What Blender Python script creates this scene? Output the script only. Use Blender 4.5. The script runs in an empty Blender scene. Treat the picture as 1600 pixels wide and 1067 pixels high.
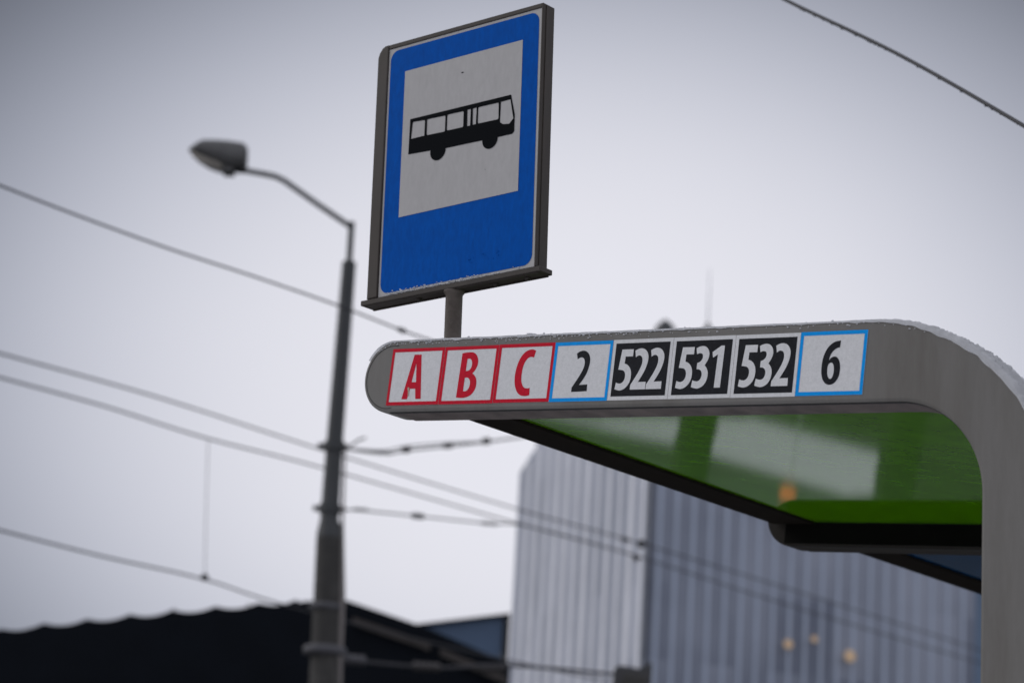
import bpy, math, random
from mathutils import Vector, Matrix, noise
from mathutils.geometry import tessellate_polygon
random.seed(7)
S = bpy.context.scene
COL = S.collection
EYE = 1.55

# ------------------------------------------------------------ camera
cam_d = bpy.data.cameras.new("camera"); cam = bpy.data.objects.new("camera", cam_d); COL.objects.link(cam)
R_ = Vector((0.998314, -0.0148695, 0.0561075)); U_ = Vector((-0.0580444, -0.255743, 0.965001)); F_ = Vector((0, 0.96663, 0.256175))
M = Matrix((R_, U_, -F_)).transposed().to_4x4(); M.translation = Vector((0, 0, EYE)); cam.matrix_world = M
cam_d.lens = 90; cam_d.sensor_width = 36; cam_d.clip_start = 0.05; cam_d.clip_end = 3000
cam_d.dof.use_dof = True; cam_d.dof.focus_distance = 4.98; cam_d.dof.aperture_fstop = 4.7
S.camera = cam
S.view_settings.view_transform = 'Standard'; S.view_settings.look = 'None'
S.view_settings.exposure = 0; S.view_settings.gamma = 1; S.view_settings.use_curve_mapping = False

# ------------------------------------------------------------ sky: overcast deck, dimmed outward from the far street to imitate lens vignetting
SUN_EL, SUN_AZ = math.radians(32), math.radians(-75)      # azimuth from +Y towards +X
w = bpy.data.worlds.new("World"); S.world = w; w.use_nodes = True
nt = w.node_tree; N = nt.nodes; L = nt.links; N.clear()
def mn(op, a, b=None, c=None, clamp=False):
    n = N.new('ShaderNodeMath'); n.operation = op; n.use_clamp = clamp
    for i, x in enumerate((a, b, c)):
        if x is None: continue
        if isinstance(x, (int, float)): n.inputs[i].default_value = x
        else: L.new(x, n.inputs[i])
    return n.outputs[0]
tc = N.new('ShaderNodeTexCoord'); sp = N.new('ShaderNodeSeparateXYZ'); L.new(tc.outputs['Generated'], sp.inputs[0])
X, Y, Z = sp.outputs
ax = mn('POWER', mn('ABSOLUTE', mn('DIVIDE', mn('SUBTRACT', X, 0.0236), 0.2574)), 2.0)
az = mn('POWER', mn('ABSOLUTE', mn('DIVIDE', mn('SUBTRACT', Z, 0.2320), 0.1780)), 2.0)
ex = mn('POWER', mn('MAXIMUM', mn('ADD', ax, az), 1e-6), 1.626)
patch = mn('MULTIPLY', mn('POWER', 2.71828, mn('MULTIPLY', ex, -1.0)), 0.85)
far = N.new('ShaderNodeMapRange'); far.interpolation_type = 'SMOOTHSTEP'
L.new(Y, far.inputs[0]); far.inputs[1].default_value = 0.88; far.inputs[2].default_value = 0.55
rest = 0.62  # sky out of view, set brighter to light the foreground
nz = N.new('ShaderNodeTexNoise'); nz.inputs['Scale'].default_value = 2.6; nz.inputs['Detail'].default_value = 5
L.new(tc.outputs['Generated'], nz.inputs[0])
cl = mn('ADD', mn('MULTIPLY', nz.outputs[0], 0.14), 0.93)
lum = N.new('ShaderNodeMix'); lum.data_type = 'FLOAT'
L.new(far.outputs[0], lum.inputs[0]); L.new(patch, lum.inputs[2]); lum.inputs[3].default_value = rest
lumc = mn('MULTIPLY', lum.outputs[0], cl)
tint = N.new('ShaderNodeMix'); tint.data_type = 'RGBA'
tf = N.new('ShaderNodeMapRange'); L.new(lumc, tf.inputs[0]); tf.inputs[1].default_value = 0.15; tf.inputs[2].default_value = 0.8
L.new(tf.outputs[0], tint.inputs[0]); tint.inputs[6].default_value = (0.92, 0.99, 1.22, 1); tint.inputs[7].default_value = (0.985, 0.985, 1.07, 1)
cc = N.new('ShaderNodeVectorMath'); cc.operation = 'SCALE'; L.new(tint.outputs[2], cc.inputs[0]); L.new(lumc, cc.inputs[3])
sky = N.new('ShaderNodeTexSky'); sky.sky_type = 'NISHITA'; sky.sun_disc = False
sky.sun_elevation = SUN_EL; sky.sun_rotation = SUN_AZ; sky.dust_density = 3
bg1 = N.new('ShaderNodeBackground'); L.new(sky.outputs[0], bg1.inputs[0]); bg1.inputs[1].default_value = 0.06
bg2 = N.new('ShaderNodeBackground'); L.new(cc.outputs[0], bg2.inputs[0]); bg2.inputs[1].default_value = 1.0
mx = N.new('ShaderNodeMixShader'); mx.inputs[0].default_value = 0.96; L.new(bg1.outputs[0], mx.inputs[1]); L.new(bg2.outputs[0], mx.inputs[2])
wo = N.new('ShaderNodeOutputWorld'); L.new(mx.outputs[0], wo.inputs[0])

sl = bpy.data.lights.new("sun", 'SUN'); sl.energy = 0.7; sl.angle = math.radians(25); sl.color = (1, 0.97, 0.93)
so = bpy.data.objects.new("sun", sl); COL.objects.link(so)
sd = Vector((math.sin(SUN_AZ) * math.cos(SUN_EL), math.cos(SUN_AZ) * math.cos(SUN_EL), math.sin(SUN_EL)))
so.rotation_euler = sd.to_track_quat('Z', 'Y').to_euler(); so.location = (0, 0, 60)

# ------------------------------------------------------------ materials
def mat(name, col, rough=0.5, spec=0.5, metal=0.0, var=0.0, scale=8.0, stretch=(1, 1, 1), bump=0.0, bscale=60.0, dirt=None, emit=None, coat=0.0, thr=(0.45, 0.7)):
    m = bpy.data.materials.new(name); m.use_nodes = True; t = m.node_tree; n = t.nodes; l = t.links
    b = n['Principled BSDF']; b.inputs['Base Color'].default_value = (*col, 1); b.inputs['Roughness'].default_value = rough
    b.inputs['Metallic'].default_value = metal; b.inputs['Specular IOR Level'].default_value = spec; b.inputs['Coat Weight'].default_value = coat
    g = n.new('ShaderNodeNewGeometry')
    mp = n.new('ShaderNodeMapping'); l.new(g.outputs['Position'], mp.inputs[0]); mp.inputs['Scale'].default_value = stretch
    last = None
    if var > 0:
        z = n.new('ShaderNodeTexNoise'); l.new(mp.outputs[0], z.inputs[0]); z.inputs['Scale'].default_value = scale; z.inputs['Detail'].default_value = 6; z.inputs['Roughness'].default_value = 0.65
        r = n.new('ShaderNodeMapRange'); l.new(z.outputs[0], r.inputs[0]); r.inputs[1].default_value = 0.3; r.inputs[2].default_value = 0.7
        r.inputs[3].default_value = 1 - var; r.inputs[4].default_value = 1 + var
        s = n.new('ShaderNodeVectorMath'); s.operation = 'SCALE'; s.inputs[0].default_value = col; l.new(r.outputs[0], s.inputs[3]); last = s.outputs[0]
        rr = n.new('ShaderNodeMapRange'); l.new(z.outputs[0], rr.inputs[0]); rr.inputs[3].default_value = rough * 0.75; rr.inputs[4].default_value = min(1, rough * 1.3); l.new(rr.outputs[0], b.inputs['Roughness'])
    if dirt:
        z2 = n.new('ShaderNodeTexNoise'); l.new(mp.outputs[0], z2.inputs[0]); z2.inputs['Scale'].default_value = dirt[1]; z2.inputs['Detail'].default_value = 8; z2.inputs['Roughness'].default_value = 0.75
        r2 = n.new('ShaderNodeMapRange'); l.new(z2.outputs[0], r2.inputs[0]); r2.inputs[1].default_value = thr[0]; r2.inputs[2].default_value = thr[1]; r2.inputs[4].default_value = dirt[2]
        x = n.new('ShaderNodeMix'); x.data_type = 'RGBA'; l.new(r2.outputs[0], x.inputs[0]); x.inputs[6].default_value = (*col, 1); x.inputs[7].default_value = (*dirt[0], 1)
        if last: l.new(last, x.inputs[6])
        last = x.outputs[2]
    if last: l.new(last, b.inputs['Base Color'])
    if bump > 0:
        z3 = n.new('ShaderNodeTexNoise'); l.new(g.outputs['Position'], z3.inputs[0]); z3.inputs['Scale'].default_value = bscale; z3.inputs['Detail'].default_value = 4
        bp = n.new('ShaderNodeBump'); bp.inputs['Strength'].default_value = bump; bp.inputs['Distance'].default_value = 0.01; l.new(z3.outputs[0], bp.inputs['Height']); l.new(bp.outputs[0], b.inputs['Normal'])
    if emit:
        b.inputs['Emission Color'].default_value = (*emit[:3], 1); b.inputs['Emission Strength'].default_value = emit[3]
    return m

GREY = mat('grey_powder_coat', (0.180, 0.173, 0.160), 0.5, spec=0.25, var=0.05, scale=6, stretch=(3, 3, 0.45), bump=0.02, bscale=900, dirt=((0.105, 0.095, 0.078), 2.2, 0.6))
SOFF = mat('brown_grey_trim', (0.12, 0.10, 0.092), 0.5, spec=0.2, var=0.4, scale=6, stretch=(3, 3, 40))
GREYD = mat('grey_powder_coat_shade_tone', (0.032, 0.029, 0.025), 0.7, spec=0.08, var=0.1, scale=5)  # darker copy of the grey coat; shade under the roof put into the colour
SEAM = mat('dark_gap_seal', (0.015, 0.015, 0.015), 0.8)
BLACKP = mat('black_shade_tone', (0.006, 0.006, 0.005), 0.8, spec=0.05, var=0.3, scale=4)  # black standing in for shade on the rear beams
EAVE = mat('dark_eave_metal', (0.010, 0.008, 0.006), 0.8, spec=0.04, var=0.3, scale=10)
STW = mat('white_film', (0.74, 0.74, 0.74), 0.5, spec=0.2, var=0.06, scale=260, dirt=((0.54, 0.55, 0.54), 120, 0.6), thr=(0.42, 0.75))
STR = mat('red_film', (0.62, 0.003, 0.026), 0.5, spec=0.10, var=0.14, scale=180, dirt=((0.36, 0.02, 0.03), 150, 0.6))
STB = mat('light_blue_film', (0.0, 0.32, 0.84), 0.5, spec=0.10, var=0.10, scale=160)
STK = mat('black_film', (0.010, 0.011, 0.015), 0.5, spec=0.12, var=0.4, scale=120, dirt=((0.07, 0.07, 0.075), 170, 0.6), thr=(0.58, 0.75))
BEIGE = mat('bare_backing', (0.42, 0.38, 0.28), 0.7)
SGW = mat('sign_white', (0.48, 0.47, 0.46), 0.5, spec=0.12, var=0.045, scale=120, stretch=(1, 1, 0.35), dirt=((0.40, 0.39, 0.38), 40, 0.6), thr=(0.45, 0.8))
SGB = mat('sign_blue', (0.0, 0.088, 0.42), 0.5, spec=0.03, var=0.15, scale=110, stretch=(1, 1, 0.35), dirt=((0.0, 0.072, 0.36), 60, 0.6))
SGK = mat('sign_black', (0.003, 0.004, 0.006), 0.6, spec=0.03)
FRM = mat('aged_sign_metal', (0.052, 0.043, 0.036), 0.5, spec=0.3, var=0.22, scale=30, stretch=(1, 1, 0.3), dirt=((0.035, 0.028, 0.022), 14, 0.7))
POLE = mat('aged_pole_metal', (0.115, 0.095, 0.080), 0.5, var=0.25, scale=60, dirt=((0.06, 0.045, 0.035), 40, 0.7))
SNOW = mat('snow', (0.90, 0.91, 0.93), 0.8, spec=0.2, var=0.05, scale=160, bump=0.4, bscale=420, dirt=((0.62, 0.62, 0.62), 60, 0.6), thr=(0.52, 0.75))
_t = SNOW.node_tree; _tr = _t.nodes.new('ShaderNodeBsdfTranslucent'); _tr.inputs[0].default_value = (0.93, 0.94, 0.96, 1)
_m = _t.nodes.new('ShaderNodeMixShader'); _m.inputs[0].default_value = 0.5; _t.links.new(_t.nodes['Principled BSDF'].outputs[0], _m.inputs[1]); _t.links.new(_tr.outputs[0], _m.inputs[2]); _t.links.new(_m.outputs[0], _t.nodes['Material Output'].inputs[0])
LAMPM = mat('dark_galvanised_steel', (0.050, 0.054, 0.056), 0.55, var=0.2, scale=2)
LAMPH = mat('lamp_head_metal', (0.12, 0.12, 0.118), 0.5, var=0.25, scale=5)
LENS = mat('lamp_lens', (0.75, 0.70, 0.62), 0.3)
CONC = mat('dark_concrete', (0.052, 0.050, 0.046), 0.85, var=0.25, scale=3, dirt=((0.11, 0.105, 0.10), 1.5, 0.5))
BAND = mat('snowy_band', (0.10, 0.10, 0.11), 0.7, var=0.2, scale=6)
PIPE = mat('pale_conduit', (0.21, 0.19, 0.18), 0.6)
WIRE = mat('wire', (0.035, 0.035, 0.04), 0.6)
INS = mat('insulator', (0.05, 0.05, 0.052), 0.4)
INSG = mat('pale_insulator', (0.055, 0.05, 0.05), 0.6)
HALL = mat('black_cladding', (0.008, 0.010, 0.014), 0.9, spec=0.08, var=0.2, scale=1)
HRIM = mat('dark_flashing', (0.010, 0.011, 0.013), 0.6)
HBND = mat('brown_gutter', (0.055, 0.048, 0.044), 0.8, var=0.4, scale=2)
BLUEH = mat('blue_grey_cladding', (0.10, 0.15, 0.235), 0.7, spec=0.3, var=0.12, scale=0.5)
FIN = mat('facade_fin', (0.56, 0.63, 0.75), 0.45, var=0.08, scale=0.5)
FINL = mat('facade_fin_lit_tone', (0.80, 0.82, 0.88), 0.45, var=0.08, scale=0.5)  # lighter fin copy; light on the street side put into the colour
BTOP = mat('roof_edge_metal', (0.25, 0.27, 0.32), 0.6)
ASPH = mat('wet_asphalt', (0.045, 0.045, 0.047), 0.9, spec=0.1, var=0.3, scale=3, dirt=((0.10, 0.10, 0.105), 0.6, 0.5))
PAVE = mat('pale_paving', (0.10, 0.11, 0.11), 0.9, spec=0.1, var=0.25, scale=1.5)
GSNOW = mat('ground_snow', (0.80, 0.81, 0.83), 0.8, var=0.08, scale=9, stretch=(1, 3, 1), dirt=((0.5, 0.5, 0.5), 3.5, 0.8), thr=(0.5, 0.75))
WARM = mat('warm_lit_lamp', (1, 0.7, 0.4), 0.5, emit=(1.0, 0.70, 0.50, 0.06))
ORNG = mat('orange_lit_lamp', (1, 0.3, 0.1), 0.5, emit=(1.0, 0.25, 0.08, 0.55))

def facade(name, c0, c1, rough, spec, cell):
    m = bpy.data.materials.new(name); m.use_nodes = True; t = m.node_tree; n = t.nodes; l = t.links; b = n['Principled BSDF']
    g = n.new('ShaderNodeNewGeometry'); mp = n.new('ShaderNodeVectorMath'); mp.operation = 'DIVIDE'; l.new(g.outputs['Position'], mp.inputs[0]); mp.inputs[1].default_value = cell
    fl = n.new('ShaderNodeVectorMath'); fl.operation = 'FLOOR'; l.new(mp.outputs[0], fl.inputs[0])
    wn = n.new('ShaderNodeTexWhiteNoise'); l.new(fl.outputs[0], wn.inputs[0])
    nz = n.new('ShaderNodeTexNoise'); l.new(g.outputs['Position'], nz.inputs[0]); nz.inputs['Scale'].default_value = 0.16; nz.inputs['Detail'].default_value = 3  # broad tone drift stands in for uneven reflections
    a = n.new('ShaderNodeMath'); a.operation = 'MULTIPLY_ADD'; l.new(wn.outputs[0], a.inputs[0]); a.inputs[1].default_value = 0.35; l.new(nz.outputs[0], a.inputs[2])
    r = n.new('ShaderNodeMapRange'); l.new(a.outputs[0], r.inputs[0]); r.inputs[1].default_value = 0.4; r.inputs[2].default_value = 0.95
    x = n.new('ShaderNodeMix'); x.data_type = 'RGBA'; l.new(r.outputs[0], x.inputs[0]); x.inputs[6].default_value = (*c0, 1); x.inputs[7].default_value = (*c1, 1)
    l.new(x.outputs[2], b.inputs['Base Color']); b.inputs['Roughness'].default_value = rough; b.inputs['Specular IOR Level'].default_value = spec
    return m
FACR = facade('facade_glass_shade_tone', (0.21, 0.235, 0.30), (0.44, 0.475, 0.56), 0.45, 0.3, (1.5, 50, 3.4))  # same facade in a darker tone, shade painted in
FACL = facade('facade_glass_lit_tone', (0.32, 0.35, 0.42), (0.54, 0.57, 0.66), 0.35, 0.6, (50, 1.9, 3.4))  # same facade in a lighter tone, sky reflection painted in

def roofglass(name, col, trans, thin=0.35):
    m = bpy.data.materials.new(name); m.use_nodes = True; t = m.node_tree; n = t.nodes; l = t.links; b = n['Principled BSDF']
    g = n.new('ShaderNodeNewGeometry')
    mp = n.new('ShaderNodeMapping'); l.new(g.outputs['Position'], mp.inputs[0]); mp.inputs['Rotation'].default_value = (0, 0, 0.67); mp.inputs['Scale'].default_value = (1.6, 2.6, 1)
    z = n.new('ShaderNodeTexNoise'); l.new(mp.outputs[0], z.inputs[0]); z.inputs['Scale'].default_value = 9; z.inputs['Detail'].default_value = 6
    r = n.new('ShaderNodeMapRange'); l.new(z.outputs[0], r.inputs[0]); r.inputs[1].default_value = 0.3; r.inputs[2].default_value = 0.7; r.inputs[3].default_value = 0.88; r.inputs[4].default_value = 1.12
    s = n.new('ShaderNodeVectorMath'); s.operation = 'SCALE'; s.inputs[0].default_value = col; l.new(r.outputs[0], s.inputs[3]); l.new(s.outputs[0], b.inputs['Base Color'])
    b.inputs['Roughness'].default_value = 0.04; b.inputs['IOR'].default_value = 1.43
    bp = n.new('ShaderNodeBump'); bp.inputs['Strength'].default_value = 0.002; bp.inputs['Distance'].default_value = 0.001; l.new(z.outputs[0], bp.inputs['Height']); l.new(bp.outputs[0], b.inputs['Normal'])
    tr = n.new('ShaderNodeBsdfTranslucent'); st = n.new('ShaderNodeVectorMath'); st.operation = 'SCALE'; st.inputs[0].default_value = trans; l.new(r.outputs[0], st.inputs[3]); l.new(st.outputs[0], tr.inputs[0])
    ad = n.new('ShaderNodeAddShader'); l.new(b.outputs[0], ad.inputs[0]); l.new(tr.outputs[0], ad.inputs[1]); l.new(ad.outputs[0], n['Material Output'].inputs[0])
    return m
GREEN = roofglass('green_roof_glass', (0.042, 0.095, 0.0), (0.09, 0.19, 0.0))
BLUER = roofglass('blue_roof_glass', (0.0, 0.022, 0.06), (0.0, 0.02, 0.05)); BLUER.node_tree.nodes['Principled BSDF'].inputs['IOR'].default_value = 1.06
CLEAR = mat('shelter_wall_glass', (0.5, 0.55, 0.52), 0.1); CLEAR.node_tree.nodes['Principled BSDF'].inputs['Transmission Weight'].default_value = 0.9

# ------------------------------------------------------------ mesh helpers
def chaikin(pts, n=3):
    """pts: list of (flag, x, y); corners ('c') are kept, smooth ones ('s') rounded."""
    for _ in range(n):
        out = []
        k = len(pts)
        for i in range(k):
            f, x, y = pts[i]; pf, px, py = pts[i - 1]; nf, nx, ny = pts[(i + 1) % k]
            if f == 'c': out.append(pts[i]); continue
            wgt = 0.25
            out.append(('s', x + (px - x) * wgt, y + (py - y) * wgt)); out.append(('s', x + (nx - x) * wgt, y + (ny - y) * wgt))
        pts = out
    return [(p[1], p[2]) for p in pts]
def parse(s): return [(a[0],) + tuple(float(q) for q in a[1:].split(',')) for a in s.split()]
def rrect(x0, y0, x1, y1, r, n=8):
    o = []
    for cx, cy, a in ((x1 - r, y0 + r, -90), (x1 - r, y1 - r, 0), (x0 + r, y1 - r, 90), (x0 + r, y0 + r, 180)):
        for i in range(n + 1):
            t = math.radians(a + 90 * i / n); o.append((cx + r * math.cos(t), cy + r * math.sin(t)))
    return o
def circle(cx, cy, r, n=32): return [(cx + r * math.cos(2 * math.pi * i / n), cy + r * math.sin(2 * math.pi * i / n)) for i in range(n)]

class MB:
    def __init__(s, fr=None): s.v = []; s.f = []; s.m = []; s.sm = []; s.fr = fr or (Vector(), Vector((1, 0, 0)), Vector((0, 1, 0)), Vector((0, 0, 1)))
    def P(s, a, b, c): o, x, y, z = s.fr; return o + x * a + y * b + z * c
    def add(s, vs, fs, mi=0, smooth=False):
        k = len(s.v); s.v += [Vector(p) for p in vs]; s.f += [[i + k for i in f] for f in fs]; s.m += [mi] * len(fs); s.sm += [smooth] * len(fs)
    def box(s, a0, a1, b0, b1, c0, c1, mi=0, bev=0.0):
        if bev > 0:
            xs = [a0, a0 + bev, a1 - bev, a1]; ys = [b0, b0 + bev, b1 - bev, b1]; zs = [c0, c0 + bev, c1 - bev, c1]
            vs = []; 
            def q(i, j, k): vs.append(s.P(xs[i], ys[j], zs[k])); return len(vs) - 1
            fs = []
            # 6 inner faces, plus edge and corner chamfers through shared-free quads
            F = lambda *p: fs.append([q(*t) for t in p])
            F((1,1,0),(1,2,0),(2,2,0),(2,1,0)); F((1,1,3),(2,1,3),(2,2,3),(1,2,3))
            F((1,0,1),(2,0,1),(2,0,2),(1,0,2)); F((1,3,1),(1,3,2),(2,3,2),(2,3,1))
            F((0,1,1),(0,1,2),(0,2,2),(0,2,1)); F((3,1,1),(3,2,1),(3,2,2),(3,1,2))
            for j, jj in ((0, 1), (3, 2)):
                for k, kk in ((0, 1), (3, 2)):
                    F((1, jj, k), (2, jj, k), (2, j, kk), (1, j, kk))
            for i, ii in ((0, 1), (3, 2)):
                for k, kk in ((0, 1), (3, 2)):
                    F((ii, 1, k), (ii, 2, k), (i, 2, kk), (i, 1, kk))
                for j, jj in ((0, 1), (3, 2)):
                    F((ii, j, 1), (ii, j, 2), (i, jj, 2), (i, jj, 1))
                    for k, kk in ((0, 1), (3, 2)): F((ii, jj, k), (i, jj, kk), (ii, j, kk))
            s.add(vs, fs, mi); return
        vs = [s.P(a, b, c) for c in (c0, c1) for b in (b0, b1) for a in (a0, a1)]
        s.add(vs, [[0, 2, 3, 1], [4, 5, 7, 6], [0, 1, 5, 4], [2, 6, 7, 3], [0, 4, 6, 2], [1, 3, 7, 5]], mi)
    def sheet(s, outer, holes=(), c=0.0, mi=0):
        loops = [outer] + list(holes); flat = [p for l in loops for p in l]
        tri = tessellate_polygon([[Vector((p[0], p[1], 0)) for p in l] for l in loops])
        s.add([s.P(p[0], p[1], c) for p in flat], [list(t) for t in tri], mi)
    def prism(s, outer, c0, c1, mi=0, bev=0.0, bn=3, smooth=True, side_mi=None, hole=None):
        """extrude outline from c0 to c1; rounded edges of radius bev"""
        n = len(outer); A = sum(outer[i][0] * outer[(i + 1) % n][1] - outer[(i + 1) % n][0] * outer[i][1] for i in range(n))
        sg = 1 if A > 0 else -1; side_mi = mi if side_mi is None else side_mi
        nor = []
        for i in range(n):
            a = Vector(outer[i - 1]); b = Vector(outer[i]); c = Vector(outer[(i + 1) % n])
            d1 = (b - a).normalized(); d2 = (c - b).normalized(); m_ = Vector((d1.y + d2.y, -d1.x - d2.x)); 
            m_ = m_.normalized() if m_.length > 1e-6 else Vector((d1.y, -d1.x)); cs = max(0.4, m_.dot(Vector((d1.y, -d1.x)))); nor.append(m_ * sg / cs)
        def off(d): return [(p[0] - q.x * d, p[1] - q.y * d) for p, q in zip(outer, nor)]
        dirc = 1 if c1 > c0 else -1; rings = []
        if bev > 0:
            for k in range(bn + 1):
                t = math.pi / 2 * k / bn; rings.append((off(bev * (1 - math.sin(t))), c0 + dirc * bev * (1 - math.cos(t))))
            for k in range(bn, -1, -1):
                t = math.pi / 2 * k / bn; rings.append((off(bev * (1 - math.sin(t))), c1 - dirc * bev * (1 - math.cos(t))))
        else: rings = [(list(outer), c0), (list(outer), c1)]
        vs = [s.P(p[0], p[1], c) for r, c in rings for p in r]; fs = []
        for k in range(len(rings) - 1):
            for i in range(n):
                j = (i + 1) % n; fs.append([k * n + i, k * n + j, (k + 1) * n + j, (k + 1) * n + i])
        s.add(vs, fs, side_mi, smooth and bev > 0)
        s.sheet(rings[0][0], c=rings[0][1], mi=mi); s.sheet(rings[-1][0], c=rings[-1][1], mi=mi)
    def tube(s, pts, r, n=12, mi=0, cap=True):
        pts = [Vector(p) for p in pts]; rs = r if isinstance(r, (list, tuple)) else [r] * len(pts)
        vs = []; fs = []; up = None
        for i, p in enumerate(pts):
            t = (pts[min(i + 1, len(pts) - 1)] - pts[max(i - 1, 0)]).normalized()
            if up is None: up = t.cross(Vector((0.3, 0.9, 0.2))).normalized() if abs(t.z) > .5 else t.cross(Vector((0, 0, 1))).normalized()
            up = (up - t * up.dot(t)).normalized(); q = t.cross(up)
            for k in range(n):
                a = 2 * math.pi * k / n; vs.append(p + (up * math.cos(a) + q * math.sin(a)) * rs[i])
        for i in range(len(pts) - 1):
            for k in range(n): fs.append([i * n + k, i * n + (k + 1) % n, (i + 1) * n + (k + 1) % n, (i + 1) * n + k])
        s.add(vs, fs, mi, True)
        if cap:
            s.add([vs[k] for k in range(n)], [list(range(n))[::-1]], mi); s.add(vs[-n:], [list(range(n))], mi)
    def lathe(s, c, axis, prof, n=16, mi=0):
        axis = Vector(axis).normalized(); c = Vector(c)
        s.tube([c + axis * h for h, _ in prof], [max(r, 1e-4) for _, r in prof], n, mi)
    def blob(s, c, r, sq=(1, 1, 1), mi=0, n=6):
        c = Vector(c); vs = []; fs = []; a0 = random.random() * 6
        for i in range(n // 2 + 1):
            th = math.pi * i / (n // 2)
            for k in range(n):
                a = 2 * math.pi * k / n + a0; q = r * random.uniform(.75, 1.2)
                vs.append(c + Vector((math.sin(th) * math.cos(a) * sq[0], math.sin(th) * math.sin(a) * sq[1], math.cos(th) * sq[2])) * q)
        for i in range(n // 2):
            for k in range(n): fs.append([i * n + k, i * n + (k + 1) % n, (i + 1) * n + (k + 1) % n, (i + 1) * n + k])
        s.add(vs, fs, mi, True)
    def build(s, name, mats, parent=None, label=None, loc=None):
        o_ = Vector(parent_world(parent)) if parent else Vector(loc or (0, 0, 0))
        me = bpy.data.meshes.new(name); me.from_pydata([p - o_ for p in s.v], [], s.f); me.update()
        for m_ in (mats if isinstance(mats, (list, tuple)) else [mats]): me.materials.append(m_)
        me.polygons.foreach_set('material_index', s.m); me.polygons.foreach_set('use_smooth', s.sm); me.update()
        o = bpy.data.objects.new(name, me); COL.objects.link(o)
        if parent: o.parent = parent
        else: o.location = o_
        if label: o['label'] = label
        return o
def parent_world(o):
    v_ = Vector(o.location)
    while o.parent: o = o.parent; v_ += Vector(o.location)
    return v_
def tag(o, label=None, cat=None, group=None, kind=None):
    if label: o['label'] = label
    if cat: o['category'] = cat
    if group: o['group'] = group
    if kind: o['kind'] = kind
    return o
def empty(name, loc, label, cat, group=None):
    o = bpy.data.objects.new(name, None); COL.objects.link(o); o.location = loc; o.empty_display_size = 0.2
    return tag(o, label, cat, group)

# ------------------------------------------------------------ setting: ground
g = MB(); g.box(-900, 900, -300, 1500, -0.3, 0); tag(g.build('ground', ASPH), kind='structure')
g = MB(); g.box(-60, 60, 29.6, 46, -0.1, 0.02); tag(g.build('pavement', PAVE), kind='structure')
g = MB(); g.box(-8, 12, 0.5, 9, -0.1, 0.12, bev=0.01); tag(g.build('unseen_bounce_platform', GSNOW), kind='structure')  # unseen; made snow pale to bounce light onto the undersides
def patchy(pts):
    out = []
    for i in range(len(pts)):
        a = Vector(pts[i]); b = Vector(pts[(i + 1) % len(pts)]); k = max(2, int((b - a).length / 0.25))
        for j in range(k):
            p = a.lerp(b, j / k); q = noise.noise(Vector((p.x * 2, p.y * 2, 3))) * 0.07; out.append((p.x + q, p.y + q))
    return out
g = MB()
g.prism(patchy([(1.60, 24.9), (1.72, 27.9), (3.41, 29.2), (3.66, 28.8), (3.25, 25.3), (1.88, 24.5)]), 0.004, 0.03, smooth=False)
g.prism(patchy([(-0.6, 27.2), (0.65, 27.5), (1.32, 27.6), (1.27, 25.4), (0.41, 26.7)]), 0.004, 0.03, smooth=False)
tag(g.build('snow_patches', GSNOW), 'flat patches of snow left lying on the dark asphalt', kind='stuff')

# ------------------------------------------------------------ bus shelter
b_ = Vector((-0.7777, 0.6230, 0.0843)); v_ = Vector((0.0658, -0.0527, 0.9964)); n_ = Vector((0.6252, 0.7804, 0.0))
b_.normalize(); v_ = (v_ - b_ * v_.dot(b_)).normalized(); n_ = b_.cross(v_) * (1 if b_.cross(v_).dot(n_) > 0 else -1)
O_ = Vector((0.6329, 4.4526, 1.1194 + EYE))
SF = (O_, b_, v_, n_)                       # shelter frame: s along beam to the tip, t up across it, k along the roof
SW, SH = 0.1424, 0.12
shelter = empty('bus_shelter', (O_.x + 0.27, O_.y - 0.22, 0), 'grey arched bus shelter with route number stickers and a green glass roof', 'bus shelter')

PH = math.radians(85.16); DN = (-0.0843, -0.9964)
def arch():
    o = []
    for i in range(25):
        t = math.radians(-90 + 180 * i / 24); o.append((1.136 + 0.0755 * math.cos(t), 0.0615 + 0.0755 * math.sin(t)))
    for i in range(1, 24): o.append((1.136 - 1.136 * i / 24, 0.137))
    for i in range(33): a = PH * i / 32; o.append((-0.41 * math.sin(a), -0.273 + 0.41 * math.cos(a)))
    e = o[-1]
    for i in range(1, 9): o.append((e[0] + DN[0] * 2.40 * i / 8, e[1] + DN[1] * 2.40 * i / 8))
    q = []
    for i in range(33): a = PH * i / 32; q.append((-0.075 - 0.18 * math.sin(a), -0.194 + 0.18 * math.cos(a)))
    e = q[-1]
    for i in range(1, 9): q.append((e[0] + DN[0] * 2.46 * i / 8, e[1] + DN[1] * 2.46 * i / 8))
    r = []
    for i in range(1, 24): r.append((1.136 - 1.211 * i / 24, -0.014))
    return o + q[::-1] + r[::-1]
AR = arch(); DEP = 0.084
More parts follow.
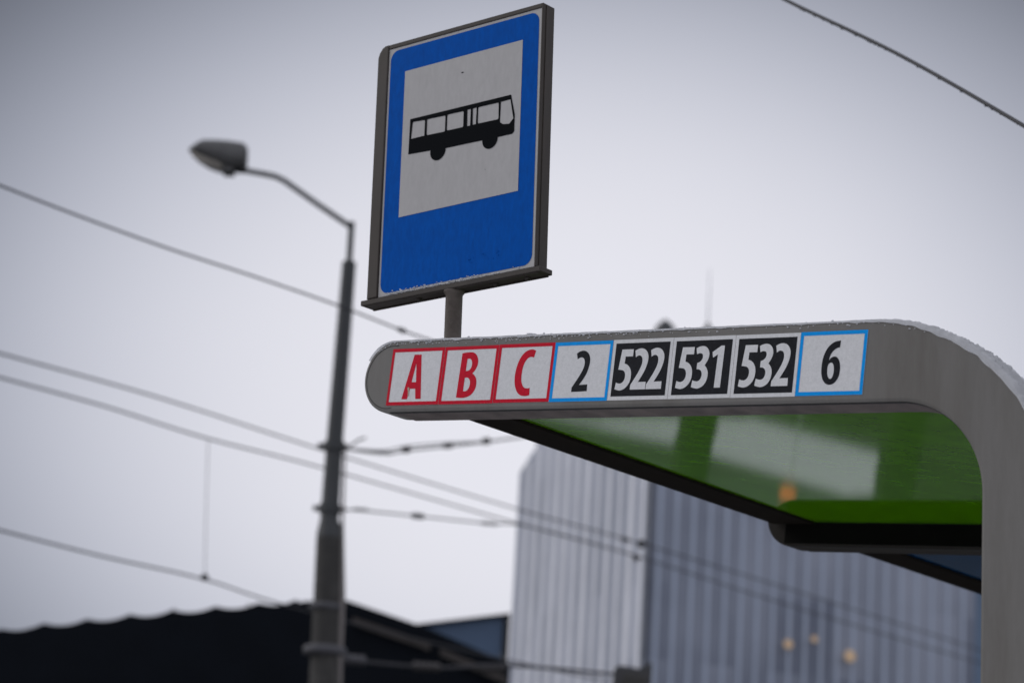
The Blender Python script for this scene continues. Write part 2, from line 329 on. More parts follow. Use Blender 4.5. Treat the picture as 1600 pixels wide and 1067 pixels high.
def frame_at(k0, front):
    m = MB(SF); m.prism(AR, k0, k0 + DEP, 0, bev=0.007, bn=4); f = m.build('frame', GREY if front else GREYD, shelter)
    # soffit trim, set under a dark recess
    def under(d0, d1, tip, ph):
        a = [(tip - (tip + 0.075) * i / 20, -0.014 - d0) for i in range(21)]; b = [(x, -0.014 - d1) for x, y in a]
        for i in range(1, 13):
            t = math.radians(ph * i / 12); q = 1 - i / 12
            a.append((-0.075 - (0.18 - d0 * 0) * math.sin(t), -0.194 - d0 + 0.18 * math.cos(t))); e = d0 + (d1 - d0) * q
            b.append((-0.075 - (0.18 - e + d0) * math.sin(t) , -0.194 - d0 + (0.18 - e + d0) * math.cos(t)))
        return a + b[:-1][::-1]
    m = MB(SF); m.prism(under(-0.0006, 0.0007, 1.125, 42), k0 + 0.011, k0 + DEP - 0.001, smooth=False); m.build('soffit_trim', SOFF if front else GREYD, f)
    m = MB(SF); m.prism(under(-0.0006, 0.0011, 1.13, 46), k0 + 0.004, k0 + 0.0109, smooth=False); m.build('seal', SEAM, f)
    # end cap seam line
    pts = [m.P(1.136 + 0.0665 * math.cos(t), 0.0605 + 0.0665 * math.sin(t), k0 - 0.0001) for t in [math.radians(-100 + 200 * i / 40) for i in range(41)]]
    m = MB(SF); m.tube(pts, 0.0007, 6); m.build('end_cap_seam', SEAM, f)
    return f
f1 = frame_at(0.0, True)
K2, K3 = 1.57, 3.14
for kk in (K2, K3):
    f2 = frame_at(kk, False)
    m = MB(SF); m.box(-0.20, 1.150, -0.008, 0.0458, kk - 0.004, kk - 0.0005, bev=0.001); m.build('shade_panel', BLACKP, f2)  # added black sheet, paints the shade on the beam face
for (k0, k1, gm, lb) in ((DEP + 0.004, K2 - 0.006, GREEN, 'green glass roof pane'), (K2 + DEP + 0.004, K3 - 0.006, BLUER, 'dark blue glass roof pane')):
    m = MB(SF); m.box(-0.24, 1.062, 0.046, 0.054, k0, k1, bev=0.001); m.build('roof_pane', gm, shelter, lb)
    m = MB(SF); m.box(1.062, 1.188, 0.040, 0.072, k0, k1, bev=0.004); m.build('eave_rail', EAVE, shelter)
    # rear glass wall between the posts
    m = MB((SF[0] + b_ * -0.33 + Vector((0, 0, 0)), n_, Vector((0, 0, 1)), b_)); m.box(k0 + 0.02, k1 - 0.02, -2.35, -0.35, -0.005, 0.005); m.build('wall_pane', CLEAR, shelter)

# route stickers
GL = {
'A':['c61.1,106.5 c80.2,106.2 c93.4,12.6 c78.8,12.6 c74.9,34.5 c61.2,34.4 c56,12.5 c40.9,12.8','c69.2,88.5 c74.8,48.1 c62.9,48.2'],
'B':['c47.4,105.6 s58.3,107.1 s69.3,107.4 s78.1,106.5 s86,101.2 s91.5,91.7 s92,81.7 s89,73.1 s84.5,67 c80.4,63.1 s86.6,58.9 s92,52.5 s94.1,44.4 s93.9,33.2 s89.8,24.6 s82.4,17.3 s72,13.6 s61.2,12.2 c45.1,13.7','c62.8,93.6 s68.3,94.3 s72.5,92.3 s76,87.2 s76.4,78.4 s73.5,71.7 s68.5,68.7 c62.2,68.6','c61.9,54.1 s66.8,55 s71.7,53.6 s76.1,49.2 s77.7,41 s75.9,33 s72,28.1 s67.6,26.1 c61.7,26.5'],
'C':['c95.3,104.8 s87.3,107.7 s78.2,107.1 s68.2,103.2 s59,93.6 s53.2,81.5 s50,68 s48.6,54.5 s49.9,42.2 s53.1,31.1 s59.8,20 s68.3,14.3 s77.7,12.5 s85.2,12.7 c91.8,14.4 c90.6,29.1 s85.1,28 s78.2,28.8 s73.1,31.9 s69.1,38.1 s66.3,46.8 s65.8,57.8 s66.5,70 s69,78.6 s73.7,87 s79.9,91.5 s85.1,92.4 c92.1,90.8'],
'2':['c56.2,96.3 s62.7,100.3 s71.3,101.9 s78.8,100.4 s85.4,95.4 s89.8,87.5 s90.9,77.8 s89.4,68.2 s86,56.3 s80.8,46.8 s74.7,38.6 c69.9,32.9 c90.4,33.4 c90.6,20 c52.9,19.2 c52.9,28.2 s58.8,36.5 s66.1,47.2 s72.6,57.8 s77.1,67.4 s78.3,75.7 s77.1,82.4 s73.4,87.3 s68.1,88.5 s63.8,87.3 c59.4,84.5'],
'5':['c23.7,100.1 c50.9,100 c50.8,85.8 c33.4,86 c32.9,71.9 s38.7,70.4 s45.6,64.9 s50,57.2 s51.4,46.7 s50,36.3 s45.6,28.3 s38.8,22 s29.6,18.7 s22.6,19.5 c15.4,21.7 c17.1,35 s22.2,32.9 s27.8,32.4 s33,35 s36.4,40.1 s37.6,47.1 s36,54.1 s32,58.3 s27,59.6 c19.2,60.4'],
'3':['c55.5,97.3 s61.6,100.3 s69.6,101.5 s76.6,100.1 s82.7,95.3 s86.2,87.6 s86.1,79.5 s83.6,72.6 s80.8,68 c78,63.4 s82.6,59.3 s86.7,51.6 s87.3,43.5 s85.8,34.3 s80.8,25.7 s74.6,21.2 s66.7,18.7 s59,19.8 c51.8,22.3 c53.6,35.3 s58.6,33.5 s64.9,32.8 s70,35.2 s72.8,40.4 s73.8,46.2 s71.9,52 s68.8,55 s64.5,56.5 c60.4,56.6 c60.5,68.6 s64.9,69.6 s69.2,73 s72,77.6 s72,82.8 s70.2,86.3 s65.9,87.6 s61.9,87.2 c57.7,85.8'],
'1':['c111.9,100.7 c119.4,100.5 c117.9,19.9 c104,19.8 c105.6,84.1 c95.2,77.8 c92.8,88.8'],
'w':['c91.3,96.9 s98.1,100.3 s105.8,101.4 s113.2,99.8 s119.6,95 s123.8,87 s124.3,77.9 s122.7,68.8 s118.9,57.6 s113.5,47.6 s108.6,39.8 c105.3,34.7 c123.9,34.9 c124.3,20.2 c88.1,20.1 c88.3,29.5 s94.9,39.5 s101.5,50.1 s106.8,60.2 s110.3,69.2 s111.1,77.1 s109.3,83.4 s105.6,86.7 s101,87.5 s97.2,86.1 c94.2,83.6'],
'6':['c87.1,101.7 c86.3,89.1 s80.8,88.1 s74.8,84.4 s69.7,78.9 s66.7,72.3 c65.6,65.1 s69.5,70 s76.2,72.6 s82.7,70.7 s87.9,63.8 s90.4,54.8 s91,43.7 s89.4,33.7 s84.6,25.5 s78.2,20.6 s71.4,19.1 s64.3,20.9 s57.3,26.7 s53,35.7 s51.1,47 s51.1,58.2 s52.3,70.5 s56.1,81.6 s61.5,90.4 s69.6,97.5 s76.8,100.6','s70.5,61.2 s74.4,59.8 s77,54.1 s78.1,46.2 s77.5,38.4 s75.1,31.8 s71.5,29.9 s67.4,32.6 s64.8,38.8 s63.6,46.6 s64,54.5 s66.2,59.4'],
}
def glyph(m, ch, dx, c, mi):
    loops = [[(x + dx, y) for x, y in chaikin(parse(q), 2)] for q in GL[ch]]
    loops = [[(x / 1000, y / 1000) for x, y in l] for l in loops]
    m.sheet(loops[0], loops[1:], c, mi)
STICK = [('red', 'A', [('A', 0)]), ('red', 'B', [('B', 0)]), ('red', 'C', [('C', 0)]), ('blue', '2', [('2', 0)]),
         ('black', '522', [('5', 0), ('w', -36.2), ('w', 1.0)]), ('black', '531', [('5', 0), ('3', 0), ('1', 0)]),
         ('black', '532', [('5', 0), ('3', 0), ('w', 0)]), ('blue', '6', [('6', 0)])]
for i, (style, word, gl) in enumerate(STICK):
    jt = random.uniform(-0.0006, 0.0006)
    fr = (O_ + b_ * ((8 - i) * SW) + v_ * jt, -b_, v_, -n_)      # x to the reader's right, z towards the reader
    m = MB(fr); e = 0.0004; W1, H1 = SW - e, SH
    m.prism([(e, 0), (W1, 0), (W1, H1), (e, H1)], -0.001, 0.0006, 0, smooth=False)
    if style == 'black':
        m.sheet([(0.0075, 0.0075), (W1 - 0.0065, 0.0075), (W1 - 0.0065, H1 - 0.0075), (0.0075, H1 - 0.0075)], c=0.0009, mi=1)
        for ch, dx in gl: glyph(m, ch, dx, 0.0012, 0)
        mats = [STW, STK]
    else:
        bw = 0.0072
        m.sheet([(e, 0), (W1, 0), (W1, H1), (e, H1)], [[(bw, bw), (W1 - bw + .0005, bw), (W1 - bw + .0005, H1 - bw), (bw, H1 - bw)]], 0.0009, 1)
        for ch, dx in gl: glyph(m, ch, dx, 0.0009, 2 if style == 'blue' else 1)
        mats = [STW, STR, BEIGE] if style == 'red' else [STW, STB, STK]
        if word == 'A':
            sc = [(53.7, 35.6), (55.7, 38.1), (59.3, 36.1), (59.9, 27.8), (59.8, 19.0), (57.3, 19.0), (56.6, 27.9)]
            m.sheet([(x / 1000, y / 1000) for x, y in sc], c=0.0012, mi=2)
    m.build('route_sticker', mats, shelter, {'red': 'red bordered sticker with the red letter ', 'blue': 'light blue bordered sticker with the black number ', 'black': 'black sticker with the white number '}[style] + word)

# snow lying along the arch
def top_pt(u):
    """u: arc length from the tip"""
    R0 = 0.0755; a0 = math.radians(28); L0 = R0 * (math.pi / 2 - a0)
    if u < L0: t = a0 + u / R0; return (1.136 + R0 * math.cos(t), 0.0615 + R0 * math.sin(t)), (math.cos(t), math.sin(t))
    u -= L0
    if u < 1.136: return (1.136 - u, 0.137), (0, 1)
    u -= 1.136; a = min(u / 0.41, PH); return (-0.41 * math.sin(a), -0.273 + 0.41 * math.cos(a)), (-math.sin(a), math.cos(a))
def snow_strip(k0, name, label):
    m = MB(SF); L_ = 0.08 + 1.136 + 0.41 * 1.25; nu = int(L_ / 0.004); nk = 26; vs = []; fs = []
    for i in range(nu + 1):
        u = L_ * i / nu; (s_, t_), (ns, ntt) = top_pt(u)
        arc = max(0, min(1, (u - 1.16) / 0.22))
        left = max(0, min(1, u / 0.10))
        for j in range(nk + 1):
            k = -0.0035 + 0.097 * j / nk
            q = Vector((u * 22, j * .35, 1.7 + k0)); h = noise.noise(q) * 0.5 + noise.noise(q * 3.1) * 0.35 + noise.noise(q * 9) * (0.25 + 0.5 * arc)
            base = (0.0027 + 0.0030 * arc) * left
            hh = base + (0.0022 + 0.0045 * arc) * h * left
            # front lip: hangs a little over the face in places
            if j == 0: hh = -0.0015 - 0.004 * max(0, noise.noise(Vector((u * 34, 8, k0))) + 0.1 + 1.2 * arc) * left; 
            if j == 1: hh = min(hh, 0.001 + 0.002 * arc) ; 
            if j == nk: hh = -0.004
            vs.append(m.P(s_ + ns * hh, t_ + ntt * hh, k0 + (k if j > 1 else (-0.0014 if j == 0 else -0.0016 - 0.0012 * max(0, h)))))
    for i in range(nu):
        for j in range(nk): fs.append([i * (nk + 1) + j, (i + 1) * (nk + 1) + j, (i + 1) * (nk + 1) + j + 1, i * (nk + 1) + j + 1])
    m.add(vs, fs, 0, True)
    if k0 == 0:
        for _ in range(260):      # rime specks on the upper face
            u = random.uniform(0.02, 1.5) if random.random() < .45 else random.uniform(0.03, 0.75)
            (s_, t_), (ns, ntt) = top_pt(u); d = -abs(random.gauss(0, 0.0045)) - 0.001
            if abs(d) > 0.014: continue
            m.blob(m.P(s_ + ns * d, t_ + ntt * d, -0.0004), random.uniform(0.0004, 0.0017), (1.6, 1.2, 0.9))
        for _ in range(90):
            u = random.uniform(0.05, 1.7); (s_, t_), (ns, ntt) = top_pt(u); d = random.uniform(0.001, 0.004) + 0.006 * max(0, min(1, (u - 1.2) / .3))
            m.blob(m.P(s_ + ns * d, t_ + ntt * d, random.uniform(0.0, 0.05)), random.uniform(0.0008, 0.0020), (1.5, 1.3, 0.8))
        for (s0, hgt) in ((0.812, 0.008), (0.80, 0.010), (0.79, 0.007), (0.775, 0.005), (0.83, 0.005)):
            m.blob(m.P(s0, 0.137 + hgt, 0.03), 0.005, (2.4, 1.5, 0.5))
    tag(m.build(name, SNOW, loc=(O_.x, O_.y, O_.z)), label, kind='stuff')
snow_strip(0.0, 'snow', 'thin uneven snow and rime along the top of the numbered beam')

# ------------------------------------------------------------ bus stop sign on the beam
CS = Vector((-0.2888, 5.2225, 1.4629 + EYE))
a2 = Vector((0.77161, -0.63572, 0.02172)); u2 = Vector((-0.02441, 0.00452, 0.99969)); n2 = Vector((-0.63563, -0.77190, -0.01204))
SG = (CS, a2, u2, n2)
Pf = CS + a2 * 0.195 - n2 * 0.02 - u2 * 0.12
sign = empty('bus_stop_sign', (Pf.x, Pf.y, Pf.z), 'blue and white sign with a black bus, on a short pole above the beam', 'sign')
PW, PHH = 0.421, 0.560
m = MB(SG); m.prism([(0.0005, 0), (PW, 0), (PW, PHH), (0.0005, PHH)], -0.030, 0.0, 0, smooth=False, side_mi=1)
m.sheet(rrect(0.0058, 0.0058, PW - 0.0062, PHH - 0.0062, 0.022), c=0.0006, mi=2)
m.sheet([(0.0492, 0.1691), (0.3731, 0.1691), (0.3731, 0.4995), (0.0492, 0.4995)], c=0.0012, mi=0)
plate = m.build('sign_plate', [SGW, FRM, SGB], sign)
m = MB(SG)
body = [(0.0705, 0.3855), (0.3470, 0.3835), (0.3585, 0.337), (0.3585, 0.301), (0.3535, 0.2962), (0.3138, 0.2967), (0.1738, 0.3000), (0.1308, 0.3030), (0.0692, 0.3062)]
wins = ['s0.0779,0.3779 s0.1125,0.3755 c0.1123,0.3401 c0.0751,0.3400', 's0.1185,0.3757 s0.1694,0.3739 s0.1697,0.3380 s0.1188,0.3398', 's0.1746,0.3745 s0.2195,0.3735 s0.2199,0.3379 s0.1748,0.3389',
        'c0.2299,0.3744 c0.2390,0.3742 c0.2387,0.3374 c0.2305,0.3374', 'c0.2448,0.3739 c0.2550,0.3741 c0.2543,0.3374 c0.2454,0.3376', 's0.2593,0.3738 s0.3144,0.3729 s0.3153,0.3360 s0.2594,0.3375',
        'c0.3202,0.3733 c0.3455,0.3735 c0.3549,0.3297 c0.3446,0.3201 s0.3273,0.3223 c0.3194,0.3290']
def rnd(s):
    p = parse(s); o = []
    for i, (f, x, y) in enumerate(p):
        if f == 'c': o.append((x, y)); continue
        a = Vector(p[i - 1][1:]); b = Vector(p[(i + 1) % len(p)][1:]); c = Vector((x, y))
        for t, w_ in ((1, 0), (.35, .1), (.1, .35), (0, 1)):
            q = c + ((a - c).normalized() * t + (b - c).normalized() * w_) * 0.004; o.append((q.x, q.y))
    return o
m.sheet(body, [rnd(q) for q in wins], 0.0018, 0)
m.sheet([(0.2075, 0.4615), (0.2125, 0.4630), (0.2165, 0.4612), (0.2120, 0.4603)], c=0.0018); m.sheet([(0.283, 0.232), (0.2845, 0.2335), (0.2838, 0.2305)], c=0.0018); m.sheet(circle(0.1523, 0.2985, 0.0213), c=0.0020); m.sheet(circle(0.2943, 0.2960, 0.0208), c=0.0020)
m.build('bus_pictogram', SGK, plate)
m = MB(SG)
left = [(-0.0005, 0.0), (-0.0005, 0.5705), (-0.010, 0.5705), (-0.019, 0.566), (-0.026, 0.557), (-0.0300, 0.546), (-0.0300, 0.0)]
m.prism(left, 0.0035, -0.034, 0, bev=0.0025)
m.box(-0.0003, PW + 0.002, PHH + 0.0003, 0.5705, -0.036, 0.0022, bev=0.0015)
m.box(PW + 0.0003, PW + 0.0045, 0.0, 0.5703, -0.0365, 0.0018, bev=0.001)
m.box(PW + 0.0046, PW + 0.0062, 0.0, 0.5680, -0.030, -0.008)
m.box(0.0, PW, 0.002, PHH, -0.036, -0.0305)
m.build('frame', FRM, sign)
m = MB(SG); m.box(-0.046, 0.4385, -0.0125, -0.0015, -0.038, 0.0040, bev=0.0012); m.box(-0.040, 0.432, -0.0160, -0.0126, -0.034, -0.0305); m.box(-0.040, 0.432, -0.0145, -0.0126, -0.004, 0.0005)
bar = m.build('base_rail', FRM, sign)
for ub in (0.098, 0.305, 0.388):
    m = MB(); m.lathe(CS + a2 * ub - n2 * 0.020 - u2 * 0.0127, -u2, [(0, 0.0065), (0.004, 0.0065), (0.0041, 0.004), (0.007, 0.0038)], 6); m.build('bolt', FRM, bar)
m = MB(); c0 = CS + a2 * 0.1965 - n2 * 0.018
m.lathe(c0, -u2, [(0.0127, 0.0230), (0.0135, 0.0235), (0.018, 0.0205), (0.022, 0.0178), (0.16, 0.0178)], 32); m.build('pole', POLE, sign)
m = MB(SG)
for _ in range(160):
    u = random.triangular(0.0, PW, 0.08); m.blob(m.P(u, random.uniform(0, 0.0045) + (0.004 if random.random() < .12 else 0), 0.001), random.uniform(0.0006, 0.0022), (1.8, 0.8, 0.8))
for _ in range(14):
    u = random.uniform(0.24, 0.33); m.blob(m.P(u, random.uniform(0.03, 0.05), 0.0008), random.uniform(0.0006, 0.0018), (1.6, 0.8, 0.5), mi=1)
tag(m.build('ice_crust', [SNOW, SGB], loc=tuple(CS)), 'thin crust of ice along the lower edge of the blue sign plate', kind='stuff')

# ------------------------------------------------------------ street lamp
lamp = empty('street_lamp', (-1.85, 28, 0), 'tall dark street lamp on a thick base, its head reaching left', 'street lamp')
m = MB(); m.tube([(-1.80, 28, 0), (-1.81, 28, 5.0), (-1.885, 28, 6.60)], [0.20, 0.185, 0.155], 24); base = m.build('concrete_base', CONC, lamp)
for z_, x_, r_, h_ in ((5.83, -1.865, 0.195, .07), (5.35, -1.85, 0.24, .10)):
    m = MB(); m.lathe((x_, 28, z_ - h_ / 2), (0, 0, 1), [(0, r_ * .9), (h_ * .2, r_), (h_ * .8, r_), (h_, r_ * .9)], 24); m.build('collar', BAND, base)
m = MB(); m.tube([(-1.885, 28, 6.60), (-1.89, 28, 6.68), (-1.91, 28, 6.80), (-1.915, 28, 7.7), (-1.905, 28, 9.79)], [0.155, 0.15, 0.105, 0.095, 0.080], 20)
m.tube([(-1.905, 28, 9.79), (-1.91, 28, 10.27)], 0.037, 14); pl = m.build('pole', LAMPM, lamp)
for z_ in (6.93, 7.64):
    m = MB(); m.lathe((-1.915, 28, z_ - .05), (0, 0, 1), [(0, .12), (.1, .12)], 18); m.box(-2.10, -1.74, 27.97, 28.03, z_ - .025, z_ + .025); m.build('bracket', LAMPM, pl)
m = MB(); m.tube([(-1.91, 28, 10.21), (-2.3, 28, 10.45), (-2.72, 28, 10.72), (-2.83, 28, 10.765), (-2.95, 28, 10.785), (-3.32, 28, 10.83)], 0.032, 12); m.build('arm', LAMPM, lamp)
m = MB(); vs = []; fs = []; secs = [(-3.165, 10.86, 11.02, .08), (-3.17, 10.83, 11.09, .12), (-3.22, 10.815, 11.14, .13), (-3.40, 10.835, 11.155, .14), (-3.55, 10.885, 11.155, .14), (-3.68, 10.94, 11.15, .12), (-3.72, 10.955, 11.13, .12), (-3.79, 10.985, 11.07, .11), (-3.84, 11.01, 11.03, .05)]
NS = 16
for x_, zb, zt, hw in secs:
    for k in range(NS):
        a = 2 * math.pi * k / NS; c_ = math.cos(a); s_ = math.sin(a)
        vs.append((x_, 28 + hw * c_, zb + (zt - zb) * max(0, s_) ** .3 if s_ > 0 else zb))
for i in range(len(secs) - 1):
    for k in range(NS): fs.append([i * NS + k, i * NS + (k + 1) % NS, (i + 1) * NS + (k + 1) % NS, (i + 1) * NS + k])
m.add(vs, fs, 0, True); m.add(vs[:NS], [list(range(NS))], 0); m.add(vs[-NS:], [list(range(NS))], 0)
m.box(-3.43, -3.30, 27.90, 28.10, 10.755, 10.84, bev=.01); head = m.build('lamp_head', LAMPH, lamp)
m = MB(); vs = []
secs2 = [(-3.42, 10.835, .02), (-3.45, 10.835, .15), (-3.60, 10.885, .16), (-3.72, 10.94, .13), (-3.80, 10.985, .07), (-3.825, 11.0, .01)]; fs = []
for x_, zb, hw in secs2:
    for k in range(9):
        a = math.pi * k / 8; vs.append((x_, 28 + hw * math.cos(a), zb - .004 - .055 * math.sin(a) * (hw / .15)))
for i in range(len(secs2) - 1):
    for k in range(8): fs.append([i * 9 + k, i * 9 + k + 1, (i + 1) * 9 + k + 1, (i + 1) * 9 + k])
m.add(vs, fs, 0, True); m.build('lens', LENS, head)
m = MB(); m.tube([(-1.67, 27.93, 0), (-1.68, 27.93, 5.0), (-1.705, 27.93, 5.97), (-1.76, 27.93, 6.8), (-1.79, 27.93, 7.6)], [.045, .045, .04, .018, .014], 10); m.build('conduit', PIPE, lamp)

# ------------------------------------------------------------ wires (each its own thing)
def smoothpath(p, n=6):
    p = [Vector(q) for q in p]; out = []
    for i in range(len(p) - 1):
        p0 = p[max(i - 1, 0)]; p1 = p[i]; p2 = p[i + 1]; p3 = p[min(i + 2, len(p) - 1)]
        for k in range(n):
            t = k / n; out.append(0.5 * ((2 * p1) + (p2 - p0) * t + (2 * p0 - 5 * p1 + 4 * p2 - p3) * t * t + (3 * p1 - p0 - 3 * p2 + p3) * t ** 3))
    return out + [p[-1]]
def wire(pts, r, label, name='overhead_wire', clamps=(), group=None, mat_=None, parts=()):
    P_ = smoothpath(pts); m = MB(); m.tube(P_, r, 8); lo = P_[len(P_) // 2]
    o = m.build(name, mat_ or WIRE, loc=tuple(lo)); tag(o, label, 'wire', group)
    for (c, L_, rr, mt, nm) in parts:
        c = Vector(c); j = min(range(len(P_)), key=lambda i: (P_[i] - c).length); d = (P_[min(j + 1, len(P_) - 1)] - P_[max(j - 1, 0)]).normalized()
        m = MB(); m.lathe(c - d * L_ / 2, d, [(0, rr * .35), (L_ * .15, rr * .8), (L_ * .3, rr), (L_ * .45, rr * .6), (L_ * .6, rr), (L_ * .85, rr * .8), (L_, rr * .35)], 10); m.build(nm, mt, o)
    return o
W1P = [(-2.822, 12.6, 5.615), (-2.726, 12.8, 5.625), (-2.364, 13.3, 5.629), (-1.965, 13.9, 5.658), (-1.538, 14.6, 5.722), (-1.075, 15.2, 5.74), (-0.702, 15.7, 5.742), (-0.414, 16.1, 5.76), (0.47, 17.5, 5.85)]
W1C = (-0.702, 15.7, 5.742)
wire(W1P, 0.007,
     'highest long wire on the left, passing behind the lamp post towards the sign', parts=[(W1C, .09, .018, INS, 'clamp')])
wire([(-4.64, 21.5, 6.93), (-4.52, 22.0, 7.0), (-3.49, 25.0, 7.38), (-2.04, 28.6, 7.71), (0.21, 33.0, 8.03), (2.04, 37.0, 8.42), (5.01, 42.0, 8.68), (10.18, 49.0, 8.74)], 0.011,
     'upper wire of the close pair crossing behind the lamp post and over the glass block', parts=[((1.8, 36.5, 8.37), .35, .035, INS, 'clamp'), ((2.07, 37.05, 8.42), .12, .065, INS, 'clamp')])
wire([(-4.62, 21.5, 6.72), (-4.49, 22.0, 6.78), (-3.86, 24.0, 7.03), (-3.09, 26.0, 7.21), (-2.1, 28.6, 7.52), (0.14, 33.0, 7.86), (2.05, 37.0, 8.21), (5.01, 42.0, 8.41), (10.18, 49.0, 8.5)], 0.011,
     'lower wire of the close pair, with a thin vertical dropper hanging from it', parts=[((2.0, 37.0, 8.2), .12, .05, INS, 'clamp')])
wire([(-4.47, 21.5, 5.37), (-4.35, 22.0, 5.42), (-3.75, 24.0, 5.58), (-3.0, 26.0, 5.74), (-2.37, 28.3, 5.88), (-0.58, 32.0, 6.04), (2.31, 40.0, 6.68)], 0.011,
     'lowest wire on the left, sloping down to the dark hall roof', parts=[((-3.0, 26.0, 5.76), .09, .04, INS, 'clamp')])
wire([(-3.09, 26.0, 7.21), (-3.05, 26.0, 6.5), (-3.0, 26.0, 5.75)], 0.004, 'thin vertical dropper joining two of the wires left of the lamp post', 'dropper_wire')
m_n = [(0.60, 7.4, 4.76), (0.74, 7.0, 4.49), (1.0, 6.5, 4.14), (1.24, 6.0, 3.77), (1.42, 5.6, 3.47)]
nw = wire(m_n, 0.0052, 'dark near cable crossing the top right corner of the sky', 'overhead_cable')
P_ = smoothpath(m_n, 10); m = MB()
for i in range(45):
    q = random.random() * (len(P_) - 1); j = int(q); p = P_[j].lerp(P_[min(j + 1, len(P_) - 1)], q - j); m.blob(p + Vector((0, 0, -0.0055)), random.uniform(.0012, .0032), (2.4, 1, .7))
tag(m.build('rime', SEAM, loc=tuple(P_[20])), 'small frozen drips along the underside of the near cable', kind='stuff')
# span cables from the lamp post
def span(pts, r, label, beads, name='span_cable', mt=None, gap=0.0):
    P_ = smoothpath(pts); m = MB(); m.tube(P_, r, 8)
    if gap:
        Q = [p + Vector((0, 0, gap * math.sin(math.pi * min(1, i / (len(P_) * .8))))) for i, p in enumerate(P_)]; m.tube(Q, r * .7, 8)
    o = m.build(name, mt or WIRE, loc=tuple(pts[0])); tag(o, label, 'cable')
    for (c, L_, rr, mi_) in beads:
        c = Vector(c); j = min(range(len(P_)), key=lambda i: (P_[i] - c).length); d = (P_[min(j + 1, len(P_) - 1)] - P_[max(j - 1, 0)]).normalized(); k = 5
        m = MB(); prof = []
        for q in range(k): prof += [(L_ * q / k, rr * .45), (L_ * (q + .5) / k, rr)]
        prof.append((L_, rr * .45)); m.lathe(c - d * L_ / 2, d, [(h_, q_ * .66) for h_, q_ in prof], 10); m.build('insulator', mi_, o)
span([(-1.79, 28.0, 7.62), (-1.38, 28.5, 7.70), (-1.15, 29.0, 7.86), (-0.68, 29.5, 8.05), (-0.24, 30.0, 8.24), (0.54, 31.0, 8.62)], .013,
     'upper span cable leaving the lamp post, with three dark beads on it', [((-1.45, 28.4, 7.69), .50, .034, INS), ((-1.15, 29.0, 7.87), .10, .062, INS), ((-0.68, 29.5, 8.06), .12, .060, INS), ((-0.24, 30.0, 8.25), .10, .065, INS)], gap=.05)
span([(-1.88, 28.0, 6.92), (-1.66, 28.5, 7.03), (-1.02, 30.0, 7.29), (-0.19, 32.0, 7.63), (0.4, 33.5, 7.90), (2.04, 37.0, 8.22)], .011,
     'lower span cable leaving the lamp post just above its thick base', [((-1.6, 28.6, 7.06), .35, .028, INS), ((-1.0, 30.05, 7.30), .30, .055, INS), ((-0.15, 32.1, 7.65), .55, .040, INS)])
span([(-1.76, 28.0, 5.27), (-0.65, 29.0, 5.37), (0.22, 30.0, 5.58), (1.84, 32.0, 5.80)], .020,
     'snow dusted span cable at the bottom in front of the black hall', [((-1.55, 28.2, 5.30), .35, .10, BAND), ((-0.75, 28.9, 5.36), .42, .09, INSG), ((-0.02, 29.75, 5.50), .50, .085, INSG)], mt=WIRE)
m = MB(); m.tube([(-1.73, 28, 7.66), (-1.65, 28, 7.73), (-1.57, 28, 7.76)], .013, 8); m.build('bracket_hook', LAMPM, lamp)

# ------------------------------------------------------------ black hall, left
hall = empty('industrial_hall', (-5, 54, 0), 'black low hall with a ribbed, gently peaked roof at the lower left', 'building')
tops = [(-16, 7.15), (-12.4, 7.85), (-10.41, 8.23), (-9.67, 8.38), (-8.9, 8.53), (-8.09, 8.66), (-7.32, 8.79), (-6.47, 8.93), (-5.65, 9.05), (-4.8, 9.17), (-4.35, 9.24), (-3.73, 9.36), (-2.95, 9.42), (-1.37, 8.98), (0.33, 8.36)]
def topz(x):
    for (x0, z0), (x1, z1) in zip(tops, tops[1:]):
        if x0 <= x <= x1: return z0 + (z1 - z0) * (x - x0) / (x1 - x0)
    return tops[-1][1]
ol = []; x = -16.0
while x <= 0.33:
    ph = ((x + 10.41 - 0.75) / 0.83) % 1; bump = 0.085 * (abs(2 * ph - 1) ** 2.0) if x < -3.9 else 0
    ol.append((x, topz(x) - 0.09 + bump + .03)); x += 0.06
ol.append((0.33, 8.36))
m = MB((Vector((0, 50, 0)), Vector((1, 0, 0)), Vector((0, 0, 1)), Vector((0, 1, 0))))
m.prism(ol + [(0.33, 0), (-16, 0)], 0, 9, smooth=False); m.build('wall', HALL, hall)
m = MB()
def sl_(x0, x1, dz, hh, y=49.9, th=.06):
    n = 12
    for i in range(n):
        xa = x0 + (x1 - x0) * i / n; xb = x0 + (x1 - x0) * (i + 1) / n - .0; m.add([(xa, y, topz(xa) + dz), (xb, y, topz(xb) + dz), (xb, y, topz(xb) + dz + hh), (xa, y, topz(xa) + dz + hh), (xa, y - th, topz(xa) + dz), (xb, y - th, topz(xb) + dz), (xb, y - th, topz(xb) + dz + hh), (xa, y - th, topz(xa) + dz + hh)],
            [[4, 5, 6, 7], [0, 3, 2, 1], [3, 7, 6, 2], [0, 1, 5, 4]])
sl_(-2.8, -1.25, -.50, .14); m.build('gutter', HBND, hall); m = MB(); sl_(-1.05, 0.30, -.50, .15); m.build('gutter', HBND, hall)
for xm, zt in ((-10.0, 9.15), (-8.35, 9.4), (-6.95, 9.75), (-5.35, 9.95)):
    m = MB(); m.tube([(xm, 55, 0), (xm, 55, zt)], 0.022, 6); m.build('roof_mast', PIPE, hall)

